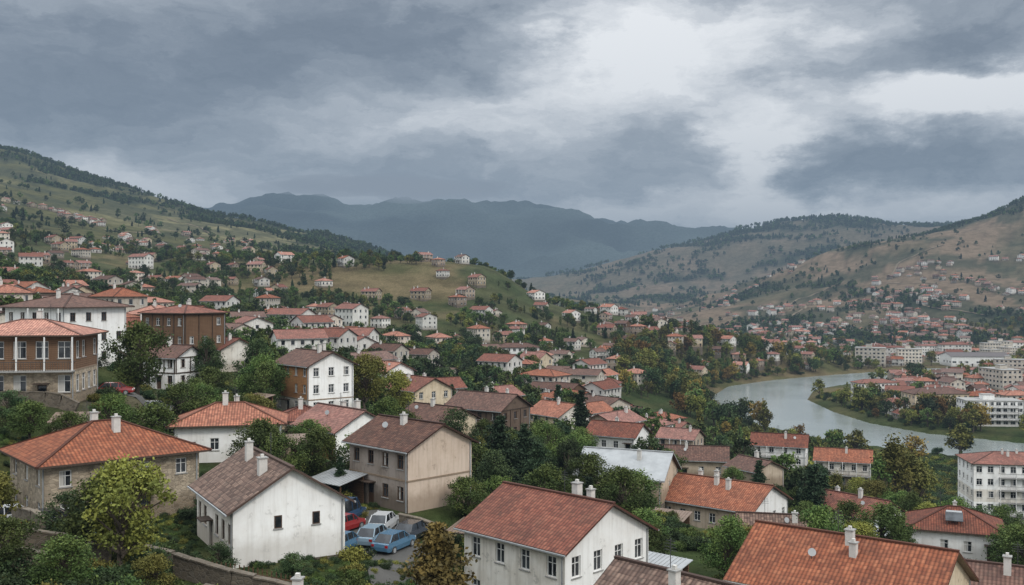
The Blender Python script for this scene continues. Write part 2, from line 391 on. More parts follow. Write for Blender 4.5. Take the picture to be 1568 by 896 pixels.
    if ant:
        ax=random.uniform(-.4,.4)*hl; zt2=H+rise
        mb.cyl((ax,.3,zt2-.3),(0,0,1),.025,2.2,M['rail'],5)
        for q in range(4): mb.beam((ax-.45+.05*q,.3,zt2+1.2+.18*q),(ax+.45-.05*q,.3,zt2+1.2+.18*q),.025,.025,M['rail'])
        if random.random()<.35:
            dx=random.uniform(-.7,.7)*hl; dz_=rz(hw*.5)+.45
            mb.cyl((dx,-hw*.5,dz_-.5),(0,0,1),.03,.5,M['rail'],5); mb.cyl((dx,-hw*.5,dz_),(.5,-.8,.35),.06,.12,M['metal'],12,.3)
    if balc:
        for (side,s0,a0,a1) in balc:
            z=H/st*s0; 
            O,D,N,ln=specs[side][:4]; O=Vector(O);D=Vector(D);N=Vector(N)
            P=lambda a,zz,o:O+D*a+N*o+Vector((0,0,zz))
            A0,A1=a0*ln,a1*ln
            mb.hexa([P(A0,z-.16,.004),P(A1,z-.16,.004),P(A1,z-.16,1.2),P(A0,z-.16,1.2),P(A0,z,.004),P(A1,z,.004),P(A1,z,1.2),P(A0,z,1.2)],M['conc'])
            mb.beam(P(A0,z+.95,1.15),P(A1,z+.95,1.15),.06,.06,M['rail']); 
            for sd in (A0,A1): mb.beam(P(sd,z+.95,.05),P(sd,z+.95,1.15),.06,.06,M['rail'])
            k=A0
            while k<A1+.01: mb.beam(P(k,z,1.15),P(k,z+.95,1.15),.03,.03,M['rail']); k+=.25
            for q in range(int((A1-A0)/2.4)+1):
                a=A0+q*(A1-A0)/max(1,int((A1-A0)/2.4)); mb.beam(P(a,z,1.1),P(a,z+H/st-.05,1.1),.14,.14,M['frame'])
    return mb.mesh(name)

# ------------------------------------------------------------------ hero buildings: name,x,y,z,rot,args
HB=[
('stone_house',-35.2,86,-18.9,40,dict(L=12.5,W=10.5,H=5.2,rise=2.5,roof='hip',st=2,mats=('stone','stone'),rm='t_orange',frame='frame',chim=2,oh=.8,nw=(4,3,2,3))),
('white_gable_house',-18.6,76,-19.2,-60,dict(L=11,W=8.2,H=4.1,rise=2.5,st=1,mats=('offwhite',),gm=('white',),rm='t_old',frame='bframe',chim=2,nw=(6,0,5,2),jit=.07,ww=.9,wh=1.5,extra_gable=1)),
('courtyard_house',-31.7,112,-18.4,12,dict(L=11,W=8,H=3.9,rise=2.0,roof='hip',st=1,mats=('white',),rm='t_orange',chim=2,oh=.8,nw=(4,2,2,2))),
('timber_panel_house',-30.4,153,-18.4,-50,dict(L=10.5,W=7.6,H=7.6,rise=1.8,st=3,mats=('offwhite','owood','owood'),gm=('white',),rm='t_brown',chim=3,nw=(4,3,3,3))),
('wooden_gallery_house',-54.3,113,-12.2,8,dict(L=11.5,W=9,H=7.4,rise=1.6,roof='hip',st=2,mats=('stone','wood'),rm='t_orange',frame='frame',chim=1,oh=1.,nw=(5,4,2,2),ww=1.35,wh=1.9,balc=[(0,1,0.,1.)])),
('white_townhouse',-68.5,153,-11.2,-28,dict(L=13.5,W=11,H=8.9,rise=1.8,roof='hip',st=3,mats=('white',),rm='t_brown',frame='bframe',chim=2,oh=.9,nw=(5,4,2,2),balc=[(0,1,.5,1.),(0,2,.5,1.)])),
('brown_townhouse',-57,173,-12.8,-30,dict(L=10.5,W=9,H=9.2,rise=1.3,roof='hip',st=3,mats=('dstone','wood','wood'),rm='t_red',frame='frame',chim=2,nw=(4,3,2,2),posts=1)),
('small_white_house',-51,150,-14.3,-25,dict(L=6.5,W=6,H=4.8,rise=1.5,st=2,mats=('white',),rm='t_brown',frame='bframe',nw=(3,2,1,2),posts=1)),
('gable_cottage',-50.2,177,-13.8,-50,dict(L=7.5,W=6.5,H=4,rise=1.7,st=1,mats=('offwhite',),rm='t_red',nw=(2,1,1,1))),
('red_roof_house',-21.6,126,-20.5,-48,dict(L=10,W=8,H=3.8,rise=2.1,st=1,mats=('owood',),gm=('white',),rm='t_red',chim=2,nw=(4,0,2,0))),
('red_roof_house',-27.5,131,-19.8,10,dict(L=7,W=6.5,H=3.2,rise=1.6,st=1,roof='hip',mats=('cream',),rm='t_red',chim=1,nw=(3,1,1,1))),
('tan_two_storey_house',-9.9,97,-20.2,-45,dict(L=9,W=7.9,H=5.8,rise=1.9,st=2,mats=('grey',),gm=('pink',),rm='t_brown',frame='bframe',chim=1,nw=(4,0,2,0),ww=.9,skip=0)),
('beige_cottage',-11.4,152,-22.6,-42,dict(L=9.5,W=7.5,H=3.6,rise=1.7,st=1,mats=('tan',),gm=('cream',),rm='t_brown',nw=(3,1,2,1))),
('dark_brown_house',-4.5,186,-29.8,-35,dict(L=12.5,W=9.5,H=8.6,rise=2.4,st=3,mats=('brown',),rm='t_brown',frame='bframe',chim=2,nw=(4,3,2,2),posts=1)),
('cream_house',-19,201,-24.2,-50,dict(L=11,W=9,H=5,rise=2.2,st=2,mats=('cream',),rm='t_red',chim=2,nw=(4,3,2,2))),
('cream_gable_house',9.8,211,-30.2,-52,dict(L=10,W=8.5,H=4.7,rise=2.2,st=2,mats=('cream',),gm=('offwhite',),rm='t_orange',chim=2,nw=(4,2,2,2))),
('white_cottage',19.4,183,-29.2,-30,dict(L=9.5,W=7,H=3.4,rise=1.9,st=1,mats=('white',),rm='t_red',nw=(4,2,2,2))),
('metal_roof_barn',16.4,141,-28.6,-22,dict(L=12,W=9.5,H=3.4,rise=2.8,st=1,mats=('tan',),rm='metal',chim=1,nw=(3,1,2,1),ant=False,jit=.08)),
('low_brown_house',34.8,191,-35.2,-12,dict(L=12.5,W=8,H=3.8,rise=1.9,st=1,mats=('tan',),rm='t_brown',nw=(4,2,2,2))),
('beige_shed',42,172,-33,-60,dict(L=7,W=6.5,H=2.9,rise=1.4,st=1,mats=('tan',),rm='t_brown',nw=(0,0,1,0),ant=False)),
('orange_roof_school',29.2,137,-35.2,-40,dict(L=13.5,W=11,H=6.9,rise=2.5,st=2,mats=('tan',),gm=('white',),rm='t_orange',chim=4,nw=(6,4,5,3),skip=0)),
('white_corner_building',3.4,77,-24.6,-45,dict(L=10.5,W=9.6,H=6.5,rise=2.5,st=2,mats=('offwhite',),gm=('white',),rm='t_red',chim=2,nw=(4,4,3,3),skip=0,ww=.95,wh=1.5)),
('old_tile_house',9.9,55.5,-22.5,-45,dict(L=9.5,W=8.5,H=4,rise=2.6,st=1,mats=('offwhite',),rm='t_old',jit=.06,nw=(3,2,2,2))),
('old_tile_house',-9.2,50.5,-20.8,-10,dict(L=7,W=6,H=3.6,rise=1.6,st=1,mats=('tan',),rm='t_brown',jit=.05,nw=(2,1,2,1),ant=False)),
('orange_gable_house',25.2,74,-26.8,-38,dict(L=14,W=10.5,H=5.6,rise=3.0,st=2,mats=('cream',),rm='t_orange',trim='trim',chim=2,nw=(5,3,4,3),jit=.05)),
('brown_tile_cottage',38.2,76,-26.9,-28,dict(L=10,W=8,H=4,rise=1.9,st=1,mats=('white',),rm='t_brown',nw=(3,2,2,2))),
('dark_roof_cottage',29.4,109,-28.9,-12,dict(L=8.5,W=6.5,H=3,rise=1.5,st=1,mats=('offwhite',),rm='t_old',nw=(3,2,2,2))),
('solar_heater_house',56,126,-32.8,-22,dict(L=10.5,W=9,H=3.4,rise=2.2,st=1,roof='hip',mats=('white',),rm='t_red',chim=1,nw=(4,3,2,2))),
('white_gable_cottage',51.9,151,-37,-52,dict(L=11,W=8,H=4.2,rise=2,st=1,mats=('white',),rm='t_red',chim=2,nw=(4,2,2,2))),
('riverside_house',57.3,213,-36.8,-20,dict(L=11,W=8,H=4.6,rise=1.9,st=2,mats=('white',),rm='t_red',nw=(4,3,2,2),balc=[(0,1,0,.6)])),
('balcony_house',74.2,223,-43,-20,dict(L=11.5,W=9,H=5.9,rise=2,st=2,mats=('tan','offwhite'),rm='t_orange',nw=(5,3,2,2),balc=[(0,1,0,1)])),
('apartment_building',119,238,-54.8,-9,dict(L=20,W=13,H=14.6,rise=2,roof='hip',st=5,mats=('offwhite','white','offwhite','white','white'),rm='t_red',chim=3,nw=(8,4,4,4),ww=1.3,wh=1.5,balc=[(0,k,.28,.62) for k in (1,2,3,4)],skip=0)),
('riverbank_apartments',206,485,B,4,dict(L=27,W=14,H=9.8,rise=2.4,roof='hip',st=3,mats=('cream',),rm='t_brown',chim=3,nw=(8,4,4,4),ww=1.4,skip=0)),
('modern_white_apartments',212,442,B,-6,dict(L=24,W=13,H=11,rise=0,roof='flat',st=4,mats=('white',),chim=0,nw=(8,4,4,4),ww=2.0,wh=1.6,skip=0,balc=[(0,k,.1,.9) for k in (1,2,3)],rm='metal',ant=False)),
('long_white_building',2,452,-32,4,dict(L=20,W=10,H=7.2,rise=1.8,st=3,mats=('white',),rm='t_brown',chim=2,nw=(8,3,4,3),ww=1.3,roof='hip')),
('white_villa',-28.5,231,-21.9,-50,dict(L=9,W=7.5,H=4,rise=1.8,st=1,mats=('white',),rm='t_orange',nw=(3,2,2,2))),
('sports_hall',372,800,B,-4,dict(L=46,W=26,H=8,rise=2.5,st=1,mats=('white',),rm='dmetal',chim=0,nw=(10,4,4,4),ww=3.,wh=1.5,ant=False)),
]
for h in HB:
    a=h[5]; PADS.append((h[1],h[2],h[3],max(a['L'],a['W'])*.62))
PADS.append((-11.3,80.5,-20.3,5.5)); PADS.append((-50,119,-12.3,4.5))
occ=[]
for (nm,x,y,z,r,a) in HB:
    eg=a.pop('extra_gable',0)
    me=house_mesh(nm,**a)
    o=obj(nm,me,(x,y,z),rad(r)); occ.append((x,y,max(a['L'],a['W'])*.62))
    if eg:
        hl=a['L']/2
        for yy in (-.9,1.9):
            mb=MB(); 
            mb.box(hl+.004,hl+.03,yy-.28,yy+.28,2.45,3.35,M['bframe']); mb.box(hl+.034,hl+.04,yy-.21,yy+.21,2.52,3.28,M['glass'])
            mb.box(hl+.004,hl+.09,yy-.36,yy+.36,2.36,2.447,M['conc'])
            w=obj('gable_window',mb.mesh('gable_window')); w.parent=o
HEROES=list(occ)

# ------------------------------------------------------------------ background houses
VAR=[]
specs=[('b_white','t_orange',12,9,6,2.1,'gable',2),('b_white','t_red',10,8,5.6,1.8,'hip',2),('b_off','t_orange',13,9,8.2,2.1,'hip',3),('b_cream','t_red',11,8,5.5,2.0,'gable',2),
('b_off','t_brown',12,9,8.0,1.9,'gable',3),('b_white','t_orange',9,8,3.4,1.8,'hip',1),('b_tan','t_red',10,8,5.5,1.9,'gable',2),('b_white','t_red',14,10,8.6,2.2,'gable',3),
('b_off','t_brown',11,8,3.6,2.0,'gable',1),('b_tan','t_orange',10,8,6,1.8,'hip',2),('b_cream','t_red',12,8,6,2.2,'gable',2),('brown','t_brown',10,8,6,1.9,'gable',2),('b_white','t_brown',9,7,5.2,1.7,'gable',2),('b_off','t_red',8,7,3.2,1.6,'gable',1)]
for k,(w,r,L,W,H,ri,ro,st) in enumerate(specs):
    VAR.append((house_mesh('hillside_house',L=L,W=W,H=H,rise=ri,roof=ro,st=st,mats=(('dstone','wood') if w=='brown' else (w,)),rm=r,chim=1+k%2,found=6,detail=False,ant=False,ww=1.15,wh=1.4,posts=(k in(3,11)),balc=[(0,1,.1,.7)] if st>1 and k%2==0 else None),L))
LOW=[VAR[k] for k in (0,1,3,5,6,8,9,10,12,13)]
APT=[(house_mesh('apartment_block',L=26,W=12,H=12,rise=2,roof='hip',st=4,mats=('b_white',),rm='t_red',chim=3,detail=False,ant=False,ww=1.5,nw=(9,4,9,4),found=4),26),
     (house_mesh('apartment_block',L=20,W=12,H=14,rise=0,roof='flat',st=5,mats=('b_off',),rm='metal',chim=0,detail=False,ant=False,ww=1.6,nw=(7,4,7,4),found=4),20)]
def uniform_fan(n,u0,u1,d0,d1):
    d=np.sqrt(rng.uniform(d0*d0,d1*d1,n)); u=rng.uniform(u0,u1,n); return u*d,d
def blocks_river(x,y,ztop):
    # anything tall on the town side of the water would cut the river off from the terraces above
    u=x/y; m=np.zeros(np.shape(x),bool)
    for s in np.linspace(6,210,26):
        m|=(rivdist(x+u*s,y+s)<RW-2)&(ztop>-59.5*y/(y+s)+.5)
    return m&(y<640)
def put_houses(n,u0,u1,d0,d1,sep,mask=None,var=VAR,name='hillside_house',sc=(.8,1.05),base=-40):
    xs,ys=uniform_fan(n*12,u0,u1,d0,d1); c=0
    rd=rivdist(xs,ys); zz=terrain(xs,ys); br=blocks_river(xs,ys,zz+7)
    for x,y,r,z,q0 in zip(xs,ys,rd,zz,br):
        if r<40 or q0: continue
        if mask is not None and not mask(x,y): continue
        if any((x-a)**2+(y-b)**2<(q+sep)**2 for a,b,q in occ): continue
        me,L=random.choice(var); s=random.uniform(*sc)
        o=obj(name,me,(x,y,z-.1),rad(base+random.choice((0,0,0,90))+random.uniform(-28,28)),(s*random.uniform(.85,1.15),s,s*random.uniform(.85,1.1))); occ.append((x,y,L*.5*s)); c+=1
        if c>=n: break
def nm_(x,y,s,t): return fbm(np.array([x/s]),np.array([y/s]),31,3)[0]>t
nmask=lambda x,y:nm_(x,y,110.,.44)
cmask=lambda x,y:nm_(x,y,80.,.52)
put_houses(44,-.55,-.3,185,330,2,base=-30)
put_houses(60,-.3,.1,215,430,2.5)
put_houses(12,.1,.17,215,320,4,var=LOW)
put_houses(34,-.25,.14,430,570,6,sc=(.75,.95))
put_houses(24,-.26,.10,560,715,11,var=LOW,sc=(.75,1))
put_houses(75,-.56,-.26,330,780,6,sc=(.7,.9))
put_houses(105,.08,.3,560,900,3,base=-20,sc=(.75,.95))
put_houses(95,-.56,-.36,780,1180,4,mask=cmask,var=LOW,sc=(.62,.85))
put_houses(20,-.4,-.2,760,1200,12,mask=nmask,var=LOW,sc=(.7,.9))
put_houses(200,.14,.42,880,1450,3,mask=nmask,base=-10,sc=(.7,.95))
put_houses(120,.37,.56,460,800,3,base=0)
put_houses(100,.38,.56,800,1200,4,base=0,sc=(.75,1))
put_houses(16,.36,.54,500,950,6,var=APT,name='apartment_block',base=0)
put_houses(50,.12,.3,1500,2200,5,mask=cmask,sc=(.8,1))
put_houses(80,.24,.45,1300,1800,4,mask=cmask,sc=(.8,1))
put_houses(110,.36,.56,1200,1800,5,mask=nmask,sc=(.85,1.1))
OCC=np.array(occ)

# ------------------------------------------------------------------ terrain mesh
def formask(X,Y):
    X=np.asarray(X,float);Y=np.asarray(Y,float);u=X/Y
    f=fbm(X/150,Y/150,21,5); g=fbm(X/420,Y/300,22,5)
    far=sst(800,1100,Y)
    m=sst(.55,.6,f*.5+g*.5)*far
    m=np.maximum(m,sst(1500,1650,Y)*sst(2500,2300,Y)*sst(-.36,-.30,u)*sst(-.08,-.12,u)*sst(.36,.46,f+(Y-1600)/4500))
    m=np.maximum(m,sst(1950,2080,Y)*sst(2600,2400,Y)*sst(-.34,-.40,u))
    m=np.maximum(m,sst(3300,3700,Y)*sst(4400,4200,Y)*sst(.14,.2,u)*sst(.36,.46,f))
    m=np.maximum(m,sst(1850,2050,Y)*sst(2600,2400,Y)*sst(.36,.45,u)*sst(.35,.5,g))
    return np.clip(m,0,1)
def terrain_mesh():
    nu=470; nd=560
    us=np.linspace(-.9,.9,nu); ds=np.concatenate([np.exp(np.linspace(math.log(4),math.log(20000),nd))])
    U,D=np.meshgrid(us,ds); X=(U*D).ravel(); Y=D.ravel(); Z=terrain(X,Y)
    me=bpy.data.meshes.new('hillside_terrain')
    idx=np.arange(nu*nd).reshape(nd,nu)
    q=np.stack([idx[:-1,:-1],idx[:-1,1:],idx[1:,1:],idx[1:,:-1]],-1).reshape(-1,4)
    me.vertices.add(len(X)); me.vertices.foreach_set('co',np.stack([X,Y,Z],1).ravel())
    me.loops.add(q.size); me.loops.foreach_set('vertex_index',q.ravel())
    me.polygons.add(len(q)); me.polygons.foreach_set('loop_start',np.arange(len(q))*4); me.polygons.foreach_set('loop_total',np.full(len(q),4))
    me.update(); me.validate()
    me.polygons.foreach_set('use_smooth',np.ones(len(q),bool))
    u=X/Y
    def mixc(a,b,w): return a*(1-w[:,None])+b*w[:,None]
    n1=fbm(X/40,Y/40,11,5); n2=fbm(X/230,Y/230,12,5); n3=fbm(X/9,Y/9,13,4); n4=fbm(X/65,Y/90,14,5)
    G=np.array((.042,.058,.02)); O=np.array((.095,.088,.038)); T=np.array((.205,.142,.098)); Fd=np.array((.024,.034,.017)); Mn=np.array((.055,.066,.062)); So=np.array((.13,.105,.075)); OT=np.array((.16,.12,.065))
    one=lambda c:np.tile(c,(len(X),1))
    c=one(G); c=mixc(c,one(O),sst(.42,.62,n3)*.5); c=mixc(c,one(So),sst(.54,.66,n1)*.7*sst(400,150,Y))
    c=mixc(c,mixc(one(O),one(OT),sst(.4,.58,n1)),sst(420,640,Y)*sst(.3,.5,n1+.1))
    c=mixc(c,one((.055,.07,.03)),sst(400,500,Y)*sst(900,700,Y)*sst(.46,.56,n4)*.75)
    lh=sst(700,1000,Y)*sst(-.02,-.1,u)
    c=mixc(c,mixc(one(O*1.05),one((.21,.18,.095)),sst(.40,.58,n2)),lh)
    rh=sst(950,1300,Y)*sst(.05,.14,u)
    c=mixc(c,mixc(one(T),one((.12,.098,.06)),sst(.5,.62,n2)),rh)
    c=mixc(c,one((.05,.055,.032)),np.clip(rh+lh*.8,0,1)*sst(.52,.61,n4)*.8)
    ter=np.abs(((Z+6*n1)/9.)%1-.5)*2; c=c*(1-.3*(sst(.75,.95,ter)*sst(420,700,Y)*sst(3000,2000,Y))[:,None])
    c=mixc(c,one((.14,.11,.08)),sst(2500,3200,Y)*.6)
    fm=formask(X,Y); c=mixc(c,one(Fd),fm*.9)
    c=mixc(c,Mn*(.2+1.7*fbm(X/450,Y/450,15,6)[:,None]),sst(4300,5000,Y))
    ca=me.color_attributes.new('ground_cover','FLOAT_COLOR','POINT')
    ca.data.foreach_set('color',np.concatenate([c,np.ones((len(X),1))],1).ravel())
    m,nt,b=newmat('hillside_ground'); t=NT(nt)
    at=t.add('ShaderNodeAttribute',attribute_name='ground_cover'); gp=t.add('ShaderNodeNewGeometry').outputs['Position']
    a=t.noise(gp,.9,4,.7); bb=t.noise(gp,.06,6,.72)
    col=t.mix(t.ramp(a,[(.35,(.75,.75,.75)),(.7,(0,0,0))]),at.outputs['Color'],t.mix(1.,at.outputs['Color'],(.45,.5,.45),'MULTIPLY'))
    col=t.mix(t.ramp(bb,[(.42,(0,0,0)),(.6,(.8,.8,.8))]),col,t.mix(1.,col,(.6,.62,.55),'MULTIPLY'))
    t.link(col,b.inputs['Base Color']); b.inputs['Roughness'].default_value=1; b.inputs['Specular IOR Level'].default_value=.05
    t.bump(t.math('ADD',a,t.math('MULTIPLY',bb,4.)),.6,.8,b)
    me.materials.append(m); obj('hillside_terrain',me)
terrain_mesh()

# river
def river():
    P=RIV; pts=[]
    for i in range(len(P)-1):
        p0=P[max(i-1,0)];p1=P[i];p2=P[i+1];p3=P[min(i+2,len(P)-1)]
        for k in range(8):
            w=crw(k/8); pts.append(w[0]*p0+w[1]*p1+w[2]*p2+w[3]*p3)
    pts.append(P[-1]); pts=np.array(pts); tg=np.gradient(pts,axis=0); tg/=np.linalg.norm(tg,axis=1)[:,None]; nn=np.stack([-tg[:,1],tg[:,0]],1)*(RW+3)
    mb=MB()
    m,nt,b=newmat('river_water'); t=NT(nt)
    gp=t.add('ShaderNodeNewGeometry').outputs['Position']
    b.inputs['Base Color'].default_value=(.19,.21,.20,1)
    n=t.noise(gp,.5,5,.6); n2=t.noise(t.vscale(gp,(.03,.03,1)),1.,4)
    t.link(t.math('MULTIPLY_ADD',n2,.3,.05),b.inputs['Roughness']); t.bump(n,.25,.25,b)
    for i in range(len(pts)-1):
        a=pts[i]+nn[i];c=pts[i]-nn[i];d=pts[i+1]-nn[i+1];e=pts[i+1]+nn[i+1]
        mb.face([(*a,-60),(*c,-60),(*d,-60),(*e,-60)],m)
    obj('river',mb.mesh('river'))
river()

# ------------------------------------------------------------------ trees
def leafmat(name,cols):
    m,nt,b=newmat(name); t=NT(nt)
    at=t.add('ShaderNodeAttribute',attribute_name='tint'); oi=t.add('ShaderNodeObjectInfo')
    f=t.math('ADD',t.math('MULTIPLY',at.outputs['Fac'],.75),t.math('MULTIPLY',oi.outputs['Random'],.25))
    col=t.ramp(f,[(0,cols[0]),(.5,cols[1]),(1,cols[2])])
    hs=t.add('ShaderNodeHueSaturation'); t.link(col,hs.inputs['Color']); t.link(t.math('MULTIPLY_ADD',oi.outputs['Random'],.7,.72),hs.inputs['Value'])
    t.link(t.math('MULTIPLY_ADD',oi.outputs['Random'],.05,.475),hs.inputs['Hue'])
    b.inputs['Roughness'].default_value=.7; b.inputs['Specular IOR Level'].default_value=.15
    t.link(hs.outputs[0],b.inputs['Base Color'])
    return m
LM={'green':leafmat('broadleaf_foliage',[(.020,.036,.010),(.052,.078,.019),(.11,.135,.034)]),
'dark':leafmat('dark_foliage',[(.013,.025,.010),(.029,.046,.018),(.058,.08,.027)]),
'yellow':leafmat('yellow_green_foliage',[(.045,.052,.013),(.11,.11,.025),(.19,.17,.038)]),
'autumn':leafmat('autumn_foliage',[(.06,.045,.014),(.14,.09,.024),(.24,.15,.038)]),
'ochre':leafmat('ochre_foliage',[(.032,.026,.011),(.08,.058,.019),(.15,.10,.03)]),
'conifer':leafmat('conifer_needles',[(.009,.018,.010),(.021,.037,.017),(.04,.058,.026)])}
bark=simple('tree_bark',(.09,.07,.05),.9,var=.5)
def tree_mesh(name,kind,lm,nleaf,ls,seed):
    r=np.random.default_rng(seed); mb=MB(); C=[];T=[]
    def chain(p,q,r0,r1):
        p=Vector(p);q=Vector(q);mb.cyl(p,q-p,r0,(q-p).length,bark,6,r1)
    if kind in('broad','poplar','shrub'):
        h={'broad':1.,'poplar':1.,'shrub':.5}[kind]
        p=np.array([0,0,-.05]); rr=.032
        for k in range(4):
            q=p+np.array([r.normal(0,.015),r.normal(0,.015),.2*(.8 if kind=='shrub' else 1)*(h)]); chain(p,q,rr,rr*.78); rr*=.78; p=q
        ncl={'broad':30,'poplar':30,'shrub':12}[kind]
        for k in range(ncl):
            if kind=='broad':
                a=r.uniform(0,6.28); e=r.uniform(-.8,1); rad_=.33*math.sqrt(max(0,1-e*e))*r.uniform(.4,1.15); c=np.array([math.cos(a)*rad_,math.sin(a)*rad_,.60+.32*e]); cr=r.uniform(.07,.18)
            elif kind=='poplar':
                zz=r.uniform(.12,.97); rad_=.15*max(0.,math.sin(min(1,zz*1.15)*math.pi))**.5*r.uniform(.2,1.1) if zz<.86 else .02; a=r.uniform(0,6.28); c=np.array([math.cos(a)*rad_,math.sin(a)*rad_,zz]); cr=r.uniform(.05,.1)
            else:
                a=r.uniform(0,6.28); rad_=r.uniform(0,.34); c=np.array([math.cos(a)*rad_,math.sin(a)*rad_,r.uniform(.1,.34)]); cr=r.uniform(.08,.2)
            base=np.array([0,0,min(c[2]*.6,.6*h)]); mid=(base+c)/2+r.normal(0,.02,3)
            if nleaf>500: chain(base,mid,.012,.008); chain(mid,c,.008,.003)
            n=int(nleaf/ncl*(cr/.14)**1.5)+2
            d=r.normal(0,1,(n,3)); d/=np.linalg.norm(d,axis=1)[:,None]
            rd=cr*r.uniform(.15,1.,n)**.5*(1+.45*r.normal(0,1,n)*.5)
            pts=c+d*rd[:,None]*np.array([1,1,.8 if kind!='poplar' else 1.7]); C.append(pts)
            T.append(np.clip(r.uniform(.1,.9)+r.normal(0,.13,n),0,1))
    else: # conifer
        chain((0,0,-.05),(0,0,.95),.024,.003)
        R=.2 if kind=='conifer' else .34
        nl=17
        for k in range(nl):
            z=.12+.85*k/nl; rr=R*(1-(k/nl))**.85*r.uniform(.75,1.1)+.015
            nb=9 if k<nl-4 else 5
            for bb in range(nb):
                a=r.uniform(0,6.28); L=rr*r.uniform(.6,1.15); dr=-r.uniform(.12,.3) if kind=='conifer' else r.uniform(.05,.35)
                n=max(2,int(nleaf/nl/nb*1.2*(L/(R*.6)+.2))); s=r.uniform(.1,1,n)
                pts=np.stack([math.cos(a)*L*s,math.sin(a)*L*s,z+dr*L*s],1)+r.normal(0,.012+.1*rr,(n,3))*np.array([1,1,.55]); C.append(pts)
                T.append(np.clip(r.uniform(.1,.9)+r.normal(0,.12,n),0,1))
                if nleaf>500: chain((0,0,z),(math.cos(a)*L*.8,math.sin(a)*L*.8,z+dr*L*.8),.005,.002)
    C=np.concatenate(C);T=np.concatenate(T);n=len(C)
    a=r.normal(0,1,(n,3)); a/=np.linalg.norm(a,axis=1)[:,None]; c=r.normal(0,1,(n,3)); bvec=np.cross(a,c); bvec/=np.linalg.norm(bvec,axis=1)[:,None]
    s=ls*r.uniform(.6,1.3,n)[:,None]
    V=np.stack([C+a*s,C+bvec*s*.6,C-a*s,C-bvec*s*.6],1).reshape(-1,3)
    nt0=len(mb.f); i0=len(mb.v)
    me=bpy.data.meshes.new(name)
    fv=mb.f+(np.arange(n*4).reshape(-1,4)+i0).tolist(); me.from_pydata(mb.v+V.tolist(),[],fv)
    me.materials.append(bark); me.materials.append(LM[lm]); me.polygons.foreach_set('material_index',[0]*nt0+[1]*n)
    at=me.attributes.new('tint','FLOAT','FACE'); at.data.foreach_set('value',np.concatenate([np.zeros(nt0),T]))
    me.update(); return me
near={}
for nm,kind,lm,sd in [('broad1','broad','green',1),('broad2','broad','green',2),('broad3','broad','yellow',3),('broad4','broad','dark',4),('pop1','poplar','yellow',5),('pop2','poplar','green',6),('con1','conifer','conifer',7),('pine1','pine','conifer',8),('pine2','pine','ochre',9),('bro_a','broad','autumn',10)]:
    near[nm]=tree_mesh(nm,kind,lm,9000,.0165,sd)
bush=[tree_mesh('shrub','shrub',lm,2200,.026,20+k) for k,lm in enumerate(('green','dark','yellow','dark'))]
NAMES={'broad1':'broadleaf_tree','broad2':'broadleaf_tree','broad3':'broadleaf_tree','broad4':'broadleaf_tree','pop1':'poplar_tree','pop2':'poplar_tree','con1':'spruce_tree','pine1':'pine_tree','pine2':'cypress_tree','bro_a':'broadleaf_tree'}
def put_tree(k,x,y,h,wx=1.,dz=0):
    obj(NAMES[k],near[k],(x,y,tz(x,y)-.15+dz),random.uniform(0,6.28),(h*wx,h*wx,h))
TR=[('broad2',-49.3,131,11.2,.85),('broad4',-46,150,8,.8),('broad1',-38.5,152,9,1),('broad2',-36.5,147,8,1),('broad4',-41,160,10,.9),('pine1',-1.5,122,10.5,1.05),('pine1',1.5,126,9.5,1.),('con1',46,152,11.5,1.3),('con1',48.5,156,9.5,1.4),('pop1',77,200,17,1.3),('pop1',81,204,15,1.4),('pop2',73,198,12,1.4),('pop1',85,207,14,1.2),
('pine2',-4.4,57.5,8.0,1.2),('broad3',-23.5,60,7.6,.95),('broad1',-26,63,6.2,1),('broad3',-31.5,60,5.6,1),('broad1',-33,56,4.5,1.2),('broad1',-24,53.5,3.4,1.3),('broad2',-28.5,56,3.4,1.3),('broad3',-20.5,57,2.6,1.3),('broad4',-29.5,66.5,4.2,1.2),('broad4',-19.5,66,2.4,1.3),('broad4',-14.2,64.5,2.4,1.3),('broad3',-23.5,160,10,.9),('broad2',-25,98,6,1.1),('broad1',-22,95,5.4,1.1),('broad2',-19.5,99,6,1),('broad1',-15.5,103,6,1.1),('broad4',-2.,110,7,1),('broad1',4,108,6.5,1.1),('broad2',12.5,112,7,1.1),('broad1',14,116,6.5,1.2),('broad2',10,122,7,1.1),('broad2',19,88,6.6,.9),('broad3',21.5,91,5.5,1),
('broad4',8,140,8,1),('broad1',5,150,8,1),('broad2',11,160,7,1),('con1',14,200,12,1.1),('con1',10.5,225,11,1.1),('con1',41,165,8,1.1),('broad1',-42,104,6,1.),('broad2',-24,118,5,1.2),('broad1',-17,138,7,1),('broad2',-14,133,6,1),('broad4',-8,140,8,1),('broad3',-20,172,9,1),('broad1',-33,170,9,1),('broad2',-42,138,6,1.2),('broad1',-40,128,5,1.3),('broad3',64,175,8,1.),('broad3',66,190,8,1),('broad2',60,190,7,1),('broad1',40,118,6,1),('broad2',63,140,7,1),('pop1',57,175,8,1.3),
('broad2',-4,92,4.5,1.2),('broad1',-1.5,96,5,1.1),('broad1',12,90,5,1.2),('broad2',34,92,5,1.1),('broad4',-60,140,7,1),('broad1',-26,105,4.6,1.2),('pine1',3,118,8,1.),('broad1',-47,97,4.5,1.2),('broad2',-44,99,4,1.2),('broad4',-51,101,4,1.2)]
for k,x,y,h,w in TR: put_tree(k,x,y,h,w)
def free(xs,ys,m=1.0):
    ok=np.ones(len(xs),bool)
    for k in range(0,len(xs),2000):
        d=np.hypot(xs[k:k+2000,None]-OCC[None,:,0],ys[k:k+2000,None]-OCC[None,:,1])-OCC[None,:,2]*.95-m
        ok[k:k+2000]=d.min(1)>0
    return ok
